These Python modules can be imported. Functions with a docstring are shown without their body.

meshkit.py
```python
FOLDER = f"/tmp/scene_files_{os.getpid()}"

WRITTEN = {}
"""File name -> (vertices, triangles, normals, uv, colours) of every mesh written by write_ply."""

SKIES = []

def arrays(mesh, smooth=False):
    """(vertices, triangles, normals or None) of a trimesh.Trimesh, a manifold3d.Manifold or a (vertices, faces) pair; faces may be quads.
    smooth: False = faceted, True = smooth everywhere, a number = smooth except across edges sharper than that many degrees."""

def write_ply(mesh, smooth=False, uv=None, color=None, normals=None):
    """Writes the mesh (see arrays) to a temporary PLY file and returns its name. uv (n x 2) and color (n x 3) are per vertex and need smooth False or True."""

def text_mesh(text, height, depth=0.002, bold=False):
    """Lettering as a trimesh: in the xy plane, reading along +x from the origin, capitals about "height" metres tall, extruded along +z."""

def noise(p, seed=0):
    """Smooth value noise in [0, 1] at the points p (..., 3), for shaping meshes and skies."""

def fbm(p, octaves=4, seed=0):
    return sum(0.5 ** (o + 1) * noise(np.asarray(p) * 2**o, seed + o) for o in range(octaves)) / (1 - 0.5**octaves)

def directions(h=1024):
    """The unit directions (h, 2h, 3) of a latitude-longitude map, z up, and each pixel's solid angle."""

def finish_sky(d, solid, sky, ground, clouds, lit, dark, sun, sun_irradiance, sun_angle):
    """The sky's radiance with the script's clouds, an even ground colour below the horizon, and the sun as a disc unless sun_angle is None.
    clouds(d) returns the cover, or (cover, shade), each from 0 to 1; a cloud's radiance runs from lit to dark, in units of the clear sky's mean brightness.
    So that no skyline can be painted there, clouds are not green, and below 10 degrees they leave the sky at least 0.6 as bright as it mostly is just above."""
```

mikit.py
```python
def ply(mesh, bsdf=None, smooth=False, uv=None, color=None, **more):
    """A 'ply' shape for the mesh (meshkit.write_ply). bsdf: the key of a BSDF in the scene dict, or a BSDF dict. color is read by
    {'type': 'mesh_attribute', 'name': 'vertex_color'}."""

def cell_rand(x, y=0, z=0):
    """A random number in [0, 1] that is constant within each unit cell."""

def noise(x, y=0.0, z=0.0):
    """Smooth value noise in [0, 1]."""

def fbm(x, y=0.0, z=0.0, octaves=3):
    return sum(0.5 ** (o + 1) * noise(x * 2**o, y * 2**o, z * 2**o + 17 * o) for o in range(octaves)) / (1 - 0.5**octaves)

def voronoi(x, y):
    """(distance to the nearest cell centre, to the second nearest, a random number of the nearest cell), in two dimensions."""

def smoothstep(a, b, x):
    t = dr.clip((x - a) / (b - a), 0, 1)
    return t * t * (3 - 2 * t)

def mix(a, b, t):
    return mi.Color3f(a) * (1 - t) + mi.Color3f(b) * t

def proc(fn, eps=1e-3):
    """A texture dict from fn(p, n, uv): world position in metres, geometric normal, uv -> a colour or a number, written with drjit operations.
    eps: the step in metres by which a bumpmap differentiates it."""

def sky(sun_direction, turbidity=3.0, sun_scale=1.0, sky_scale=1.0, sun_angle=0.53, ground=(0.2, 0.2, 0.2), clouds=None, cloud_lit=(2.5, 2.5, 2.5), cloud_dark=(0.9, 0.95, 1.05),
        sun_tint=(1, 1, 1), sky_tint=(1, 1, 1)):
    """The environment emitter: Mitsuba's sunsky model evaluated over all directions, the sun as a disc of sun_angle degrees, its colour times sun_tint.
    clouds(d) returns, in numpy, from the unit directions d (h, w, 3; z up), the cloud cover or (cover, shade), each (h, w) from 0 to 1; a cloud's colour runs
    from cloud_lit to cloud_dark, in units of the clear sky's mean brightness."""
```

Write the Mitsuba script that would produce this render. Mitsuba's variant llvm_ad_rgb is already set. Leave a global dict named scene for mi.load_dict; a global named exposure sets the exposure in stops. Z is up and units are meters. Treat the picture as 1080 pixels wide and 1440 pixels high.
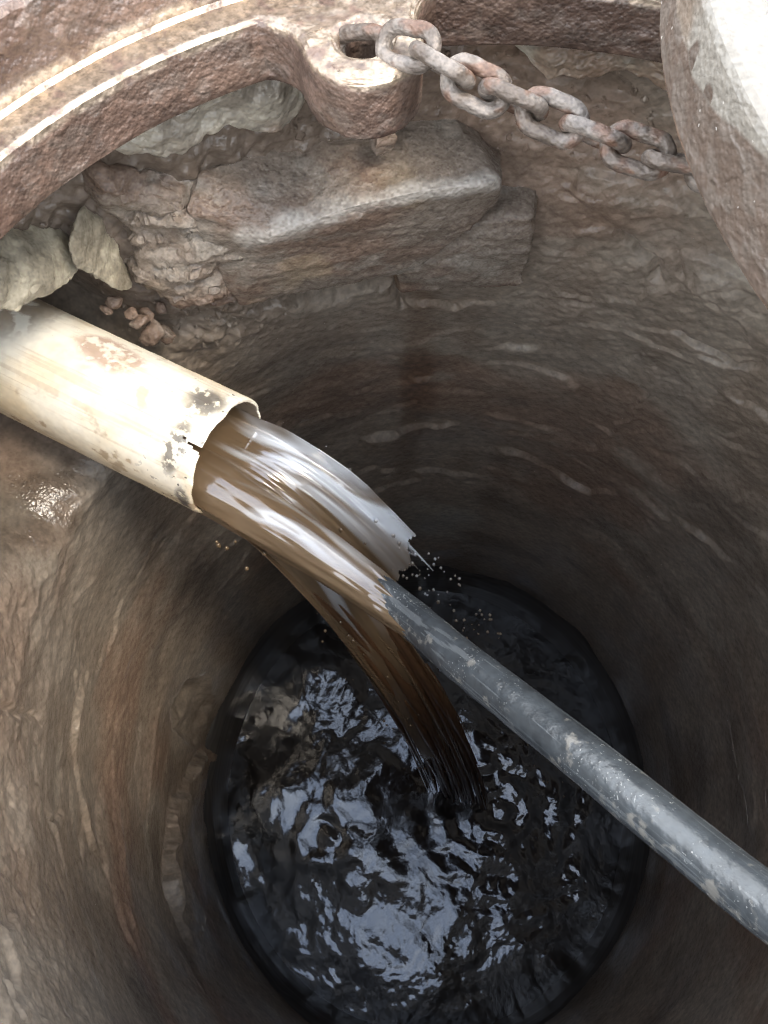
import math
import numpy as np
import trimesh
import shapely.geometry as sg
from shapely.ops import unary_union
import drjit as dr
import mitsuba as mi
import mikit, meshkit
from mikit import fbm as tfbm, noise as tnoise, smoothstep as sst, mix

T = mi.ScalarTransform4f
scene, labels = {}, {}
# ------------------------------------------------------------------ camera, sky, exposure
PITCH = math.radians(66)
CAM = np.array([-.066, -.139, .246])
look = np.array([0, math.cos(PITCH), -math.sin(PITCH)])
scene['camera'] = {'type': 'perspective', 'fov': 2 * math.degrees(math.atan(540 / 1120)), 'fov_axis': 'x', 'near_clip': .01, 'far_clip': 400.,
                   'to_world': T().look_at(origin=CAM.tolist(), target=(CAM + look).tolist(), up=[0, 0, 1])}
SUN_AZ, SUN_EL = -25, 60
sun = [math.cos(math.radians(SUN_EL)) * math.cos(math.radians(SUN_AZ)), math.cos(math.radians(SUN_EL)) * math.sin(math.radians(SUN_AZ)), math.sin(math.radians(SUN_EL))]
def haze_cover(d):
    return np.clip(1.0 - .75 * np.clip(d[..., 2], 0, 1) ** 3 + .5 * (meshkit.fbm(d * [3, 3, 5], 4, 3) - .5), 0, 1)
scene['sky_light'] = mikit.sky(sun, turbidity=4, sun_scale=.13, sky_scale=1.0, sun_angle=20, clouds=haze_cover, cloud_lit=(2.3, 2.38, 2.44), sun_tint=(.97, 1, 1.03), sky_tint=(.94, 1, 1.0))
exposure = 4.35

# ------------------------------------------------------------------ helpers
def put(key, mesh, bsdf, smooth=True, **more):
    scene[key] = mikit.ply(mesh, bsdf, smooth=smooth, **more)
    return key

def rng(seed): return np.random.default_rng(seed)

def fb(p, scale, octaves=4, seed=0):
    return meshkit.fbm(np.asarray(p) * scale, octaves, seed) * 2 - 1

def steps(q, soft=.3):
    f = np.floor(q); t = np.clip((q - f - (1 - soft)) / soft, 0, 1)
    return f + t * t * (3 - 2 * t)

def tube(points, radius, sides=24, caps=True, step=.004, noise=None, closed=False):
    """smooth tube along a spline through the points"""
    from scipy.interpolate import CubicSpline
    p = np.asarray(points, float)
    if closed: p = np.vstack([p, p[:1]])
    s = np.r_[0, np.cumsum(np.linalg.norm(np.diff(p, axis=0), axis=1))]
    cs = CubicSpline(s, p, bc_type='periodic' if closed else 'natural')
    n = max(8, int(s[-1] / step))
    u = np.linspace(0, s[-1], n + 1)
    if closed: u = u[:-1]
    q, t = cs(u), cs(u, 1)
    t /= np.linalg.norm(t, axis=1, keepdims=True)
    a = np.zeros_like(q)
    v = np.array([0, 0, 1.]) if abs(t[0][2]) < .9 else np.array([1., 0, 0])
    for i in range(len(q)):
        v = v - t[i] * (v @ t[i]); v /= np.linalg.norm(v); a[i] = v
    b = np.cross(t, a)
    ang = np.arange(sides) * 2 * np.pi / sides
    r = np.broadcast_to(radius(u / s[-1])[:, None] if callable(radius) else radius, (len(q), sides))
    dirs = np.cos(ang)[None, :, None] * a[:, None] + np.sin(ang)[None, :, None] * b[:, None]
    V = q[:, None] + r[..., None] * dirs
    if noise is not None: V = V + dirs * noise(V, u, ang)[..., None]
    m = len(q)
    i, j = np.meshgrid(np.arange(m if closed else m - 1), np.arange(sides), indexing='ij')
    i2 = (i + 1) % m
    F = np.stack([i * sides + j, i * sides + (j + 1) % sides, i2 * sides + (j + 1) % sides, i2 * sides + j], -1).reshape(-1, 4)
    V = V.reshape(-1, 3)
    F = np.vstack([F[:, [0, 1, 2]], F[:, [0, 2, 3]]])
    if caps and not closed:
        c0, c1 = len(V), len(V) + 1
        V = np.vstack([V, q[0], q[-1]])
        j = np.arange(sides)
        F = np.vstack([F, np.stack([np.full(sides, c0), (j + 1) % sides, j], -1), np.stack([np.full(sides, c1), (m - 1) * sides + j, (m - 1) * sides + (j + 1) % sides], -1)])
    mesh = trimesh.Trimesh(V, F, process=False)
    mesh.fix_normals()
    return mesh

def rock(parts, edge=.004, amp=.004, scale=25, seed=0, rounding=3, fine=.0012, cuts=22, bite=.009):
    """an irregular stone: union of hulls, refined, edges worn, surface roughened"""
    import manifold3d as m3
    if not isinstance(parts[0], (list, np.ndarray)): parts = [parts]
    man = None
    for pts in parts:
        h = m3.Manifold.hull_points(np.asarray(pts, float))
        man = h if man is None else man + h
    r = rng(seed + 100)
    pv = np.concatenate([np.asarray(q, float) for q in parts])
    for _ in range(cuts):
        n = r.normal(size=3) * [1, 1, .8]; n /= np.linalg.norm(n)
        man = man.trim_by_plane((-n).tolist(), float(-((pv @ n).max() - r.uniform(.001, bite))))
    man = man.refine_to_length(edge)
    mm = man.to_mesh()
    mesh = trimesh.Trimesh(np.array(mm.vert_properties[:, :3], float), np.array(mm.tri_verts), process=True)
    trimesh.smoothing.filter_taubin(mesh, lamb=.6, nu=.3, iterations=rounding)
    n = mesh.vertex_normals.copy()
    v = np.asarray(mesh.vertices)
    vw = v + .15 / scale * np.stack([fb(v, scale * 1.5, 2, seed + 11), fb(v, scale * 1.5, 2, seed + 12), fb(v, scale * 1.5, 2, seed + 13)], -1)
    d = .5 * amp * fb(v, scale, 4, seed) + fine * fb(v, 180, 3, seed + 9)
    d = d + .5 * amp * steps(3.5 * fb(vw, np.array([.8, .8, 1.9]) * scale, 4, seed + 14) + .5, .25)
    # layered bedding: thin steps in height
    d = d + amp * .5 * np.abs(fb(v * [1, 1, 5], scale * .9, 4, seed + 4)) - amp * .8 * np.clip(np.abs(fb(v, scale * 1.3, 2, seed + 6)) * -8 + 1, 0, 1) * .5
    mesh.vertices = v + n * d[:, None]
    return mesh

def chip(rad, seed, squash=(1, 1, .7), points=14):
    """a small broken stone: hull of random points"""
    r = rng(seed)
    q = r.normal(size=(points, 3)); q /= np.linalg.norm(q, axis=1, keepdims=True)
    q *= r.uniform(.75, 1.1, (points, 1)) * rad * np.asarray(squash)
    m = trimesh.convex.convex_hull(q)
    m.apply_transform(trimesh.transformations.random_rotation_matrix(r.random(3)))
    return m

def pebble(rad, seed):
    return rock([np.asarray(chip(rad, seed, (1, .85, .7), 18).vertices)], edge=rad * .14, amp=rad * .10, scale=.9 / rad, seed=seed, rounding=2, fine=.0002, cuts=0)

# ------------------------------------------------------------------ materials
def two(b): return {'type': 'twosided', 'bsdf': b}
def bump(b, fn, scale=1.0, eps=4e-4):
    return {'type': 'bumpmap', 'arbitrary': mikit.proc(fn, eps=eps), 'scale': scale, 'bsdf': b}

def seg_mask(p2, a, b, r0, r1):
    """1 inside r0 of segment ab, fading to 0 at r1; p2 = (x, y) pair"""
    ax, ay = a; bx, by = b
    dx, dy = bx - ax, by - ay
    t = dr.clip(((p2[0] - ax) * dx + (p2[1] - ay) * dy) / (dx * dx + dy * dy), 0, 1)
    d = dr.sqrt(dr.square(p2[0] - ax - t * dx) + dr.square(p2[1] - ay - t * dy))
    return 1 - sst(r0, r1, d)

def trickle(p):
    d = dr.sqrt(dr.square((p.x + .38) / .9) + dr.square(p.y - .135) + dr.square((p.z + .37) / 1.3))
    return 1 - sst(.025, .075, d + .06 * (tnoise(p.x * 40, p.y * 40, p.z * 40) - .5))
def wall_color(p, n, uv):
    big = tfbm(p.x * 5, p.y * 5, p.z * 5 + 3, 4)
    run = tfbm(p.x * 17 + 9, p.y * 17, p.z * 3.5, 4)               # vertical run-off stains
    med = tfbm(p.x * 20, p.y * 20, p.z * 24, 4)
    fin = tfbm(p.x * 150, p.y * 150, p.z * 150, 3)
    c = mix((.214, .180, .148), (.262, .234, .200), sst(.32, .68, run))
    c = mix(c, (.205, .146, .112), .75 * sst(.52, .72, big))
    c = mix(c, (.31, .295, .255), .40 * sst(.52, .74, med) * sst(.40, .62, tfbm(p.x * 8, p.y * 8 + 5, p.z * 8, 3)))
    c = mix(c, (.115, .098, .084), .6 * sst(.55, .76, tfbm(p.x * 9 + 31, p.y * 9, p.z * 11, 4)))
    # seepage down from the joint under the ledge, a rusty tide line on the near left, a limy bloom low on the far side, the wet trickle under the pipe
    seep = (1 - sst(.008, .034, dr.abs(p.x + .030 + .02 * (med - .5)) + .03 * (run - .4))) * sst(.2, .3, p.y) * sst(-1.0, -.62, p.z) * (1 - sst(-.38, -.34, p.z))
    c = mix(c, c * mi.Color3f(.62, .52, .46), .8 * seep)
    tide = (1 - sst(.010, .040, dr.abs(p.z + .79 + .05 * (big - .5) + .16 * (p.y + .12)) + .03 * (med - .5))) * sst(.02, -.08, p.y) * sst(-.1, -.2, p.x)
    c = mix(c, (.205, .130, .098), .55 * tide)
    limy = 1 - sst(.5, 1.0, dr.sqrt(dr.square((p.x - .02) / .11) + dr.square((p.z + 1.13) / .13)) + 1.2 * (med - .5)) + sst(.2, .0, p.y)
    c = mix(c, (.30, .30, .265), .6 * dr.clip(limy, 0, 1) * sst(.1, .3, p.y))
    # damp dark soil packed behind the crown stones
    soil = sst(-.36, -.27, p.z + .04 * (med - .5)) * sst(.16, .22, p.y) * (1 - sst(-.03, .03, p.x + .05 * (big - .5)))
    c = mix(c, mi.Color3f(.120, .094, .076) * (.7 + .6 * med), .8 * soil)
    trick = trickle(p)
    c = c * (1 - .5 * trick)
    spk = tfbm(p.x * 420, p.y * 420, p.z * 420, 2)
    c = c * (.45 + .70 * fin + .40 * spk)
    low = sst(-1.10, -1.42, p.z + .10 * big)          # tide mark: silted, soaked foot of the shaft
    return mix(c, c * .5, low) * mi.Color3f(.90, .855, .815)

def wall_grit(p, n, uv):
    return .0006 * tfbm(p.x * 200, p.y * 200, p.z * 200, 2) + .0007 * tfbm(p.x * 560, p.y * 560, p.z * 560, 2)

def wall_rough(p, n, uv):
    w = tfbm(p.x * 12 + 3, p.y * 12, p.z * 12, 3)
    w = w - .5 * sst(.74, .84, tnoise(p.x * 330, p.y * 330, p.z * 330))
    return dr.lerp(.36 + .35 * sst(.4, .65, w) - .20 * sst(.2, .0, w) - .12 * sst(-1.1, -1.4, p.z), .10, .85 * trickle(p))

def grit(p, n, uv):
    return .0010 * tfbm(p.x * 160, p.y * 160, p.z * 160, 2) + .0011 * tfbm(p.x * 520, p.y * 520, p.z * 520, 2)

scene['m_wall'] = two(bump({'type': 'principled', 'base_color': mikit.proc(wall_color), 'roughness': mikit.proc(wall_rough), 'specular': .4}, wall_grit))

def stone_color(p, n, uv):
    big = tfbm(p.x * 11 + 5, p.y * 11, p.z * 14, 4)
    med = tfbm(p.x * 40, p.y * 40, p.z * 40, 4)
    fin = tfbm(p.x * 260, p.y * 260, p.z * 260, 2)
    c = mix((.195, .158, .128), (.160, .110, .083), sst(.46, .66, big))
    c = mix(c, (.27, .245, .21), .45 * sst(.52, .72, med))
    c = mix(c, (.27, .20, .125), .4 * sst(.60, .72, tfbm(p.x * 16, p.y * 16 + 8, p.z * 16, 3)))
    return c * (.40 + .75 * fin + .45 * tnoise(p.x * 700, p.y * 700, p.z * 700)) * .82
scene['m_stone'] = two(bump({'type': 'principled', 'base_color': mikit.proc(stone_color), 'roughness': .55, 'specular': .45}, grit))

def pale_color(p, n, uv):
    a = tfbm(p.x * 30, p.y * 30, p.z * 30, 4); b = tfbm(p.x * 160, p.y * 160, p.z * 160, 3)
    c = mix((.185, .16, .12), (.33, .295, .225), sst(.35, .65, a))
    return c * (.40 + .8 * b + .4 * tnoise(p.x * 600, p.y * 600, p.z * 600))
scene['m_pale'] = two(bump({'type': 'principled', 'base_color': mikit.proc(pale_color), 'roughness': .6}, grit))

def mortar_color(p, n, uv):
    a = tfbm(p.x * 26, p.y * 26, p.z * 34, 4); b = tfbm(p.x * 170, p.y * 170, p.z * 170, 3)
    c = mix((.170, .146, .118), (.295, .265, .215), sst(.34, .62, a))
    c = mix(c, (.19, .115, .075), .6 * sst(.55, .7, tfbm(p.x * 18 + 7, p.y * 18, p.z * 18, 3)))
    return c * (.45 + .7 * b + .4 * tnoise(p.x * 600, p.y * 600, p.z * 600))
scene['m_mortar'] = two(bump({'type': 'principled', 'base_color': mikit.proc(mortar_color), 'roughness': .42, 'specular': .5}, grit))

def iron_color(p, n, uv):
    a = tfbm(p.x * 18, p.y * 18, p.z * 30, 4); b = tfbm(p.x * 90, p.y * 90, p.z * 90, 3); f = tfbm(p.x * 400, p.y * 400, p.z * 400, 2)
    c = mix((.112, .069, .052), (.160, .105, .080), sst(.38, .62, a))
    c = mix(c, (.19, .150, .125), .45 * sst(.52, .68, b))
    c = mix(c, (.085, .055, .042), .55 * sst(.58, .75, tfbm(p.x * 40 + 9, p.y * 40, p.z * 40, 3)))
    fl = tfbm(p.x * 48, p.y * 48, p.z * 48, 3)
    c = c * (.82 + .30 * sst(.49, .56, fl))
    # polished seat ledge and lug top: tan, colour lightened to stand in for glare
    seat = sst(-.047, -.042, p.z) * (1 - sst(-.036, -.030, p.z))
    c = mix(c, (.56, .45, .34), .85 * seat * sst(.3, .55, b))
    return c * (.35 + .85 * f + .45 * tnoise(p.x * 900, p.y * 900, p.z * 900)) * .80
def worn(p): return sst(-.0475, -.043, p.z) * (1 - sst(-.0385, -.034, p.z))
def iron_metal(p, n, uv): return .15 + .65 * worn(p) * sst(.3, .5, tfbm(p.x * 90, p.y * 90, p.z * 90, 3))
def iron_rough(p, n, uv):
    b = tfbm(p.x * 60, p.y * 60, p.z * 60, 3)
    return .34 + .3 * b - .10 * worn(p)
def iron_grit(p, n, uv):
    fl = tfbm(p.x * 48, p.y * 48, p.z * 48, 3)
    return (.0004 * sst(.50, .56, fl) + .0010 * tfbm(p.x * 480, p.y * 480, p.z * 480, 2) + .0005 * tnoise(p.x * 190, p.y * 190, p.z * 190)) * (1 - .65 * worn(p))
scene['m_iron'] = two(bump({'type': 'principled', 'base_color': mikit.proc(iron_color), 'roughness': mikit.proc(iron_rough), 'specular': .8, 'metallic': mikit.proc(iron_metal)}, iron_grit))

def cover_color(p, n, uv):
    a = tfbm(p.x * 22, p.y * 22, p.z * 22, 4); b = tfbm(p.x * 110, p.y * 110, p.z * 110, 3); f = tfbm(p.x * 420, p.y * 420, p.z * 420, 2)
    dry = mix((.185, .168, .145), (.145, .112, .086), sst(.45, .65, a))
    wet = mix((.088, .064, .050), (.108, .086, .071), sst(.4, .62, b))
    wet = mix(wet, (.25, .125, .062), .75 * (1 - sst(.000, .008, p.z + .006 * (a - .5))))
    edge = .029 + .014 * (tfbm(p.y * 22 + 4, 3.3, 0, 3) - .5) * 2 + .15 * (.2 - p.y)
    line = sst(edge - .0012, edge + .0012, p.z)
    line = dr.maximum(line, sst(.5, .8, n.z))
    drips = sst(.70, .76, tnoise(p.y * 85 + 3, p.z * 38, 1.7)) * (1 - sst(.2, .5, n.z)) * (1 - sst(.036, .041, p.z))
    c = mix(wet, dry, line)
    c = mix(c, wet * .85, drips * line)
    c = mix(c, (.45, .42, .39), sst(.93, .96, tnoise(p.x * 330, p.y * 330 + 7, p.z * 230)) * .8)
    return c * (.72 + .56 * f)
scene['m_cover'] = two(bump({'type': 'principled', 'base_color': mikit.proc(cover_color), 'roughness': .5, 'specular': .5, 'metallic': .1}, iron_grit))

def chain_color(p, n, uv):
    a = tfbm(p.x * 60, p.y * 60, p.z * 60, 3); f = tfbm(p.x * 350, p.y * 350, p.z * 350, 2)
    c = mix((.105, .083, .068), (.178, .152, .132), sst(.4, .6, a))
    c = mix(c, (.135, .070, .045), .7 * sst(.52, .68, tfbm(p.x * 90 + 4, p.y * 90, p.z * 90, 3)))
    return c * (.35 + .8 * f + .5 * tnoise(p.x * 900, p.y * 900, p.z * 900))
def chain_grit(p, n, uv): return .0016 * tfbm(p.x * 380, p.y * 380, p.z * 380, 3)
scene['m_chain'] = two(bump({'type': 'principled', 'base_color': mikit.proc(chain_color), 'roughness': .5, 'specular': .5, 'metallic': .2}, chain_grit))

# drain pipe: cream plastic, tar smears near the mouth, rust stains, dirt on the underside
PM, PD, PL = np.array([-.187, .150, -.299]), np.array([.884, -.467, 0]), np.array([.467, .884, 0])
PR = .0485
def pipe_coords(p):
    qx, qy, qz = p.x - float(PM[0]), p.y - float(PM[1]), p.z - float(PM[2])
    s = qx * float(PD[0]) + qy * float(PD[1])
    l = qx * float(PL[0]) + qy * float(PL[1])
    return s, dr.atan2(qz, l) * PR          # metres along, metres round (0 = far side, +.071 = top, .143 = near side)
def blob(s, a, cs, ca, rs, ra, n):
    d = dr.sqrt(dr.square((s - cs) / rs) + dr.square((a - ca) / ra))
    return 1 - sst(.55, 1.05, d + .9 * (n - .5))
def pipe_color(p, n, uv):
    s, a = pipe_coords(p)
    a = dr.select(a < -.05, a + 2 * math.pi * PR, a)
    n1 = tfbm(p.x * 70, p.y * 70, p.z * 70, 4); n2 = tfbm(p.x * 25, p.y * 25, p.z * 25, 4); n3 = tfbm(p.x * 240, p.y * 240, p.z * 240, 3)
    c = mix((.80, .76, .66), (.72, .63, .48), sst(.45, .70, n2))
    c = mix(c, (.52, .38, .21), .75 * sst(.105, .165, a + .03 * (n1 - .5)))          # silt-yellowed lower flank
    c = mix(c, (.30, .19, .11), sst(.60, .72, n1) * .8 * sst(.09, .15, a))
    c = mix(c, (.36, .215, .15), .75 * blob(s, a, -.108, .058, .034, .020, n1) * sst(.35, .5, n3 * .5 + n1 * .5))
    c = mix(c, (.30, .21, .13), .7 * blob(s, a, -.205, .05, .05, .05, n1) * sst(.45, .55, n1))
    scr = tfbm(a * 420, s * 9 + 3, 2.2, 3)
    c = mix(c, (.50, .41, .29), .45 * sst(.55, .68, scr) * sst(.35, .6, n2))
    c = mix(c, (.42, .33, .22), .5 * sst(.60, .70, n1) * sst(.40, .55, tfbm(p.x * 14 + 5, p.y * 14, p.z * 14, 3)))
    tar = dr.maximum(blob(s, a, -.018, .060, .020, .018, n1), dr.maximum(blob(s, a, -.020, .105, .010, .030, n1), blob(s, a, -.008, .150, .008, .022, n1)))
    tar = dr.maximum(tar * sst(.42, .52, n3 * .55 + n1 * .45), sst(.71, .75, n3) * sst(-.07, -.01, s))
    return mix(c, (.055, .050, .050), tar * (.55 + .4 * n1)) * (.9 + .2 * n3)
def pipe_all(p, n, uv):
    c = pipe_color(p, n, uv)
    s, a = pipe_coords(p)
    l = (p.x - float(PM[0])) * float(PL[0]) + (p.y - float(PM[1])) * float(PL[1])
    r = dr.sqrt(dr.square(l) + dr.square(p.z - float(PM[2])))
    bore_shade = 1 - sst(PR - .0036, PR - .0022, r)      # inner shade of the bore, painted in as dark brown
    return mix(c, mi.Color3f(.115, .078, .050) * (.7 + .6 * tfbm(p.x * 60, p.y * 60, p.z * 60, 3)), .92 * bore_shade)
def pipe_grit(p, n, uv): return .0005 * tfbm(p.x * 300, p.y * 300, p.z * 300, 3)
scene['m_pipe'] = two(bump({'type': 'principled', 'base_color': mikit.proc(pipe_all), 'roughness': .42, 'specular': .4}, pipe_grit))

def hose_color(p, n, uv):
    a = tfbm(p.x * 45, p.y * 45, p.z * 45, 4); b = tfbm(p.x * 220, p.y * 220, p.z * 220, 3)
    c = mix((.036, .042, .047), (.052, .060, .066), sst(.35, .62, a)) * (.7 + .6 * b)
    side = sst(.0, .7, -.62 * n.x - .62 * n.y - .2 * n.z)
    sl = p.x * .548 - p.y * .638 + p.z * .541
    ux, uy, uz = p.x - .548 * sl, p.y + .638 * sl, p.z - .541 * sl
    scr = tfbm(ux * 420 + 5, uy * 420, sl * 14 + uz * 420, 3)
    c = mix(c, (.15, .16, .165), .45 * sst(.58, .70, scr))
    mud = sst(.66 - .18 * side, .78 - .12 * side, tfbm(p.x * 120 + 3, p.y * 120, p.z * 120, 4)) * sst(.40, .58, b)
    c = mix(c, (.26, .24, .205), mud * .5)
    scuff = sst(.70, .78, tfbm(p.x * 800, p.y * 800, p.z * 800, 2)) * sst(.45, .6, tfbm(p.x * 30 + 8, p.y * 30, p.z * 30, 3))
    return mix(c, (.46, .46, .44), scuff * .4)
def hose_rough(p, n, uv): return .20 + .24 * tfbm(p.x * 80, p.y * 80, p.z * 80, 3)
def hose_grit(p, n, uv): return .0005 * tfbm(p.x * 260, p.y * 260, p.z * 260, 3)
scene['m_hose'] = two(bump({'type': 'principled', 'base_color': mikit.proc(hose_color), 'roughness': mikit.proc(hose_rough), 'specular': .9}, hose_grit))

# water
def pool_ripple(p, n, uv):
    return .00025 * tfbm(p.x * 90, p.y * 90, 1.3, 3)
scene['m_pool'] = two(bump({'type': 'principled', 'base_color': {'type': 'rgb', 'value': [.012, .010, .009]}, 'roughness': .10, 'specular': 1.0}, pool_ripple))
def muddy_color(p, n, uv):
    a = tfbm(p.x * 20, p.y * 20, p.z * 12, 3)
    qx, qy = p.x - float(PM[0]), p.y - float(PM[1])
    sl, l = qx * float(PD[0]) + qy * float(PD[1]), qx * float(PL[0]) + qy * float(PL[1])
    c = mix((.080, .052, .029), (.120, .081, .046), a)
    # silver sky reflections painted as pale torn streaks, far shoulder and hose crest
    st = tfbm(l * 110 + 2.5 * tnoise(sl * 14, l * 40, 2.2), sl * 15 + p.z * 6, 1.1, 3)
    far = sst(-.004, .022, l) * sst(-.035, .01, sl) * (1 - sst(.15, .26, sl))
    near = (1 - sst(.006, .016, dr.abs(l + .020))) * sst(-.02, .01, sl) * (1 - sst(.10, .16, sl))
    air = sst(.46 - .10 * far, .74 - .10 * far, st) * dr.clip(far + .6 * near, 0, 1)
    return mix(c, (.50, .53, .56), .75 * air)
scene['m_muddy'] = two({'type': 'principled', 'base_color': mikit.proc(muddy_color), 'roughness': .10, 'specular': 1.0, 'clearcoat': 1.0, 'clearcoat_gloss': .95})
scene['m_curtain'] = {'type': 'principledthin', 'base_color': {'type': 'rgb', 'value': [.26, .145, .08]}, 'roughness': .25, 'spec_trans': .55, 'eta': 1.33, 'diff_trans': .9}

def ring_color(p, n, uv):
    s = tfbm(p.x * 6, p.y * 6, p.z * 190, 3)
    return mix((.032, .030, .029), (.070, .066, .062), s)
scene['m_ring'] = two(bump({'type': 'principled', 'base_color': mikit.proc(ring_color), 'roughness': .38, 'specular': .5}, lambda p, n, uv: .0012 * tfbm(p.x * 5, p.y * 5, p.z * 170, 3)))
def ground_color(p, n, uv):
    a = tfbm(p.x * 8, p.y * 8, 0, 4); b = tfbm(p.x * 150, p.y * 150, 0, 3)
    return mix((.26, .245, .22), (.36, .345, .32), a) * (.7 + .6 * b)
scene['m_ground'] = two({'type': 'principled', 'base_color': mikit.proc(ground_color), 'roughness': .85})

# ------------------------------------------------------------------ ground
def annulus(r0, r1s, n=96, z=lambda x, y: 0 * x):
    rs = np.r_[r0, r1s]; a = np.arange(n) * 2 * np.pi / n
    X, Y = rs[:, None] * np.cos(a), rs[:, None] * np.sin(a)
    V = np.stack([X, Y, z(X, Y)], -1).reshape(-1, 3)
    i, j = np.meshgrid(np.arange(len(rs) - 1), np.arange(n), indexing='ij')
    F = np.stack([i * n + j, (i + 1) * n + j, (i + 1) * n + (j + 1) % n, i * n + (j + 1) % n], -1).reshape(-1, 4)
    return V, F
put('ground', annulus(.395, [.42, .5, .7, 1, 2, 5, 15, 50, 150], z=lambda x, y: -.005 + .004 * fb(np.stack([x, y, 0 * x], -1), 3)), 'm_ground')

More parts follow.
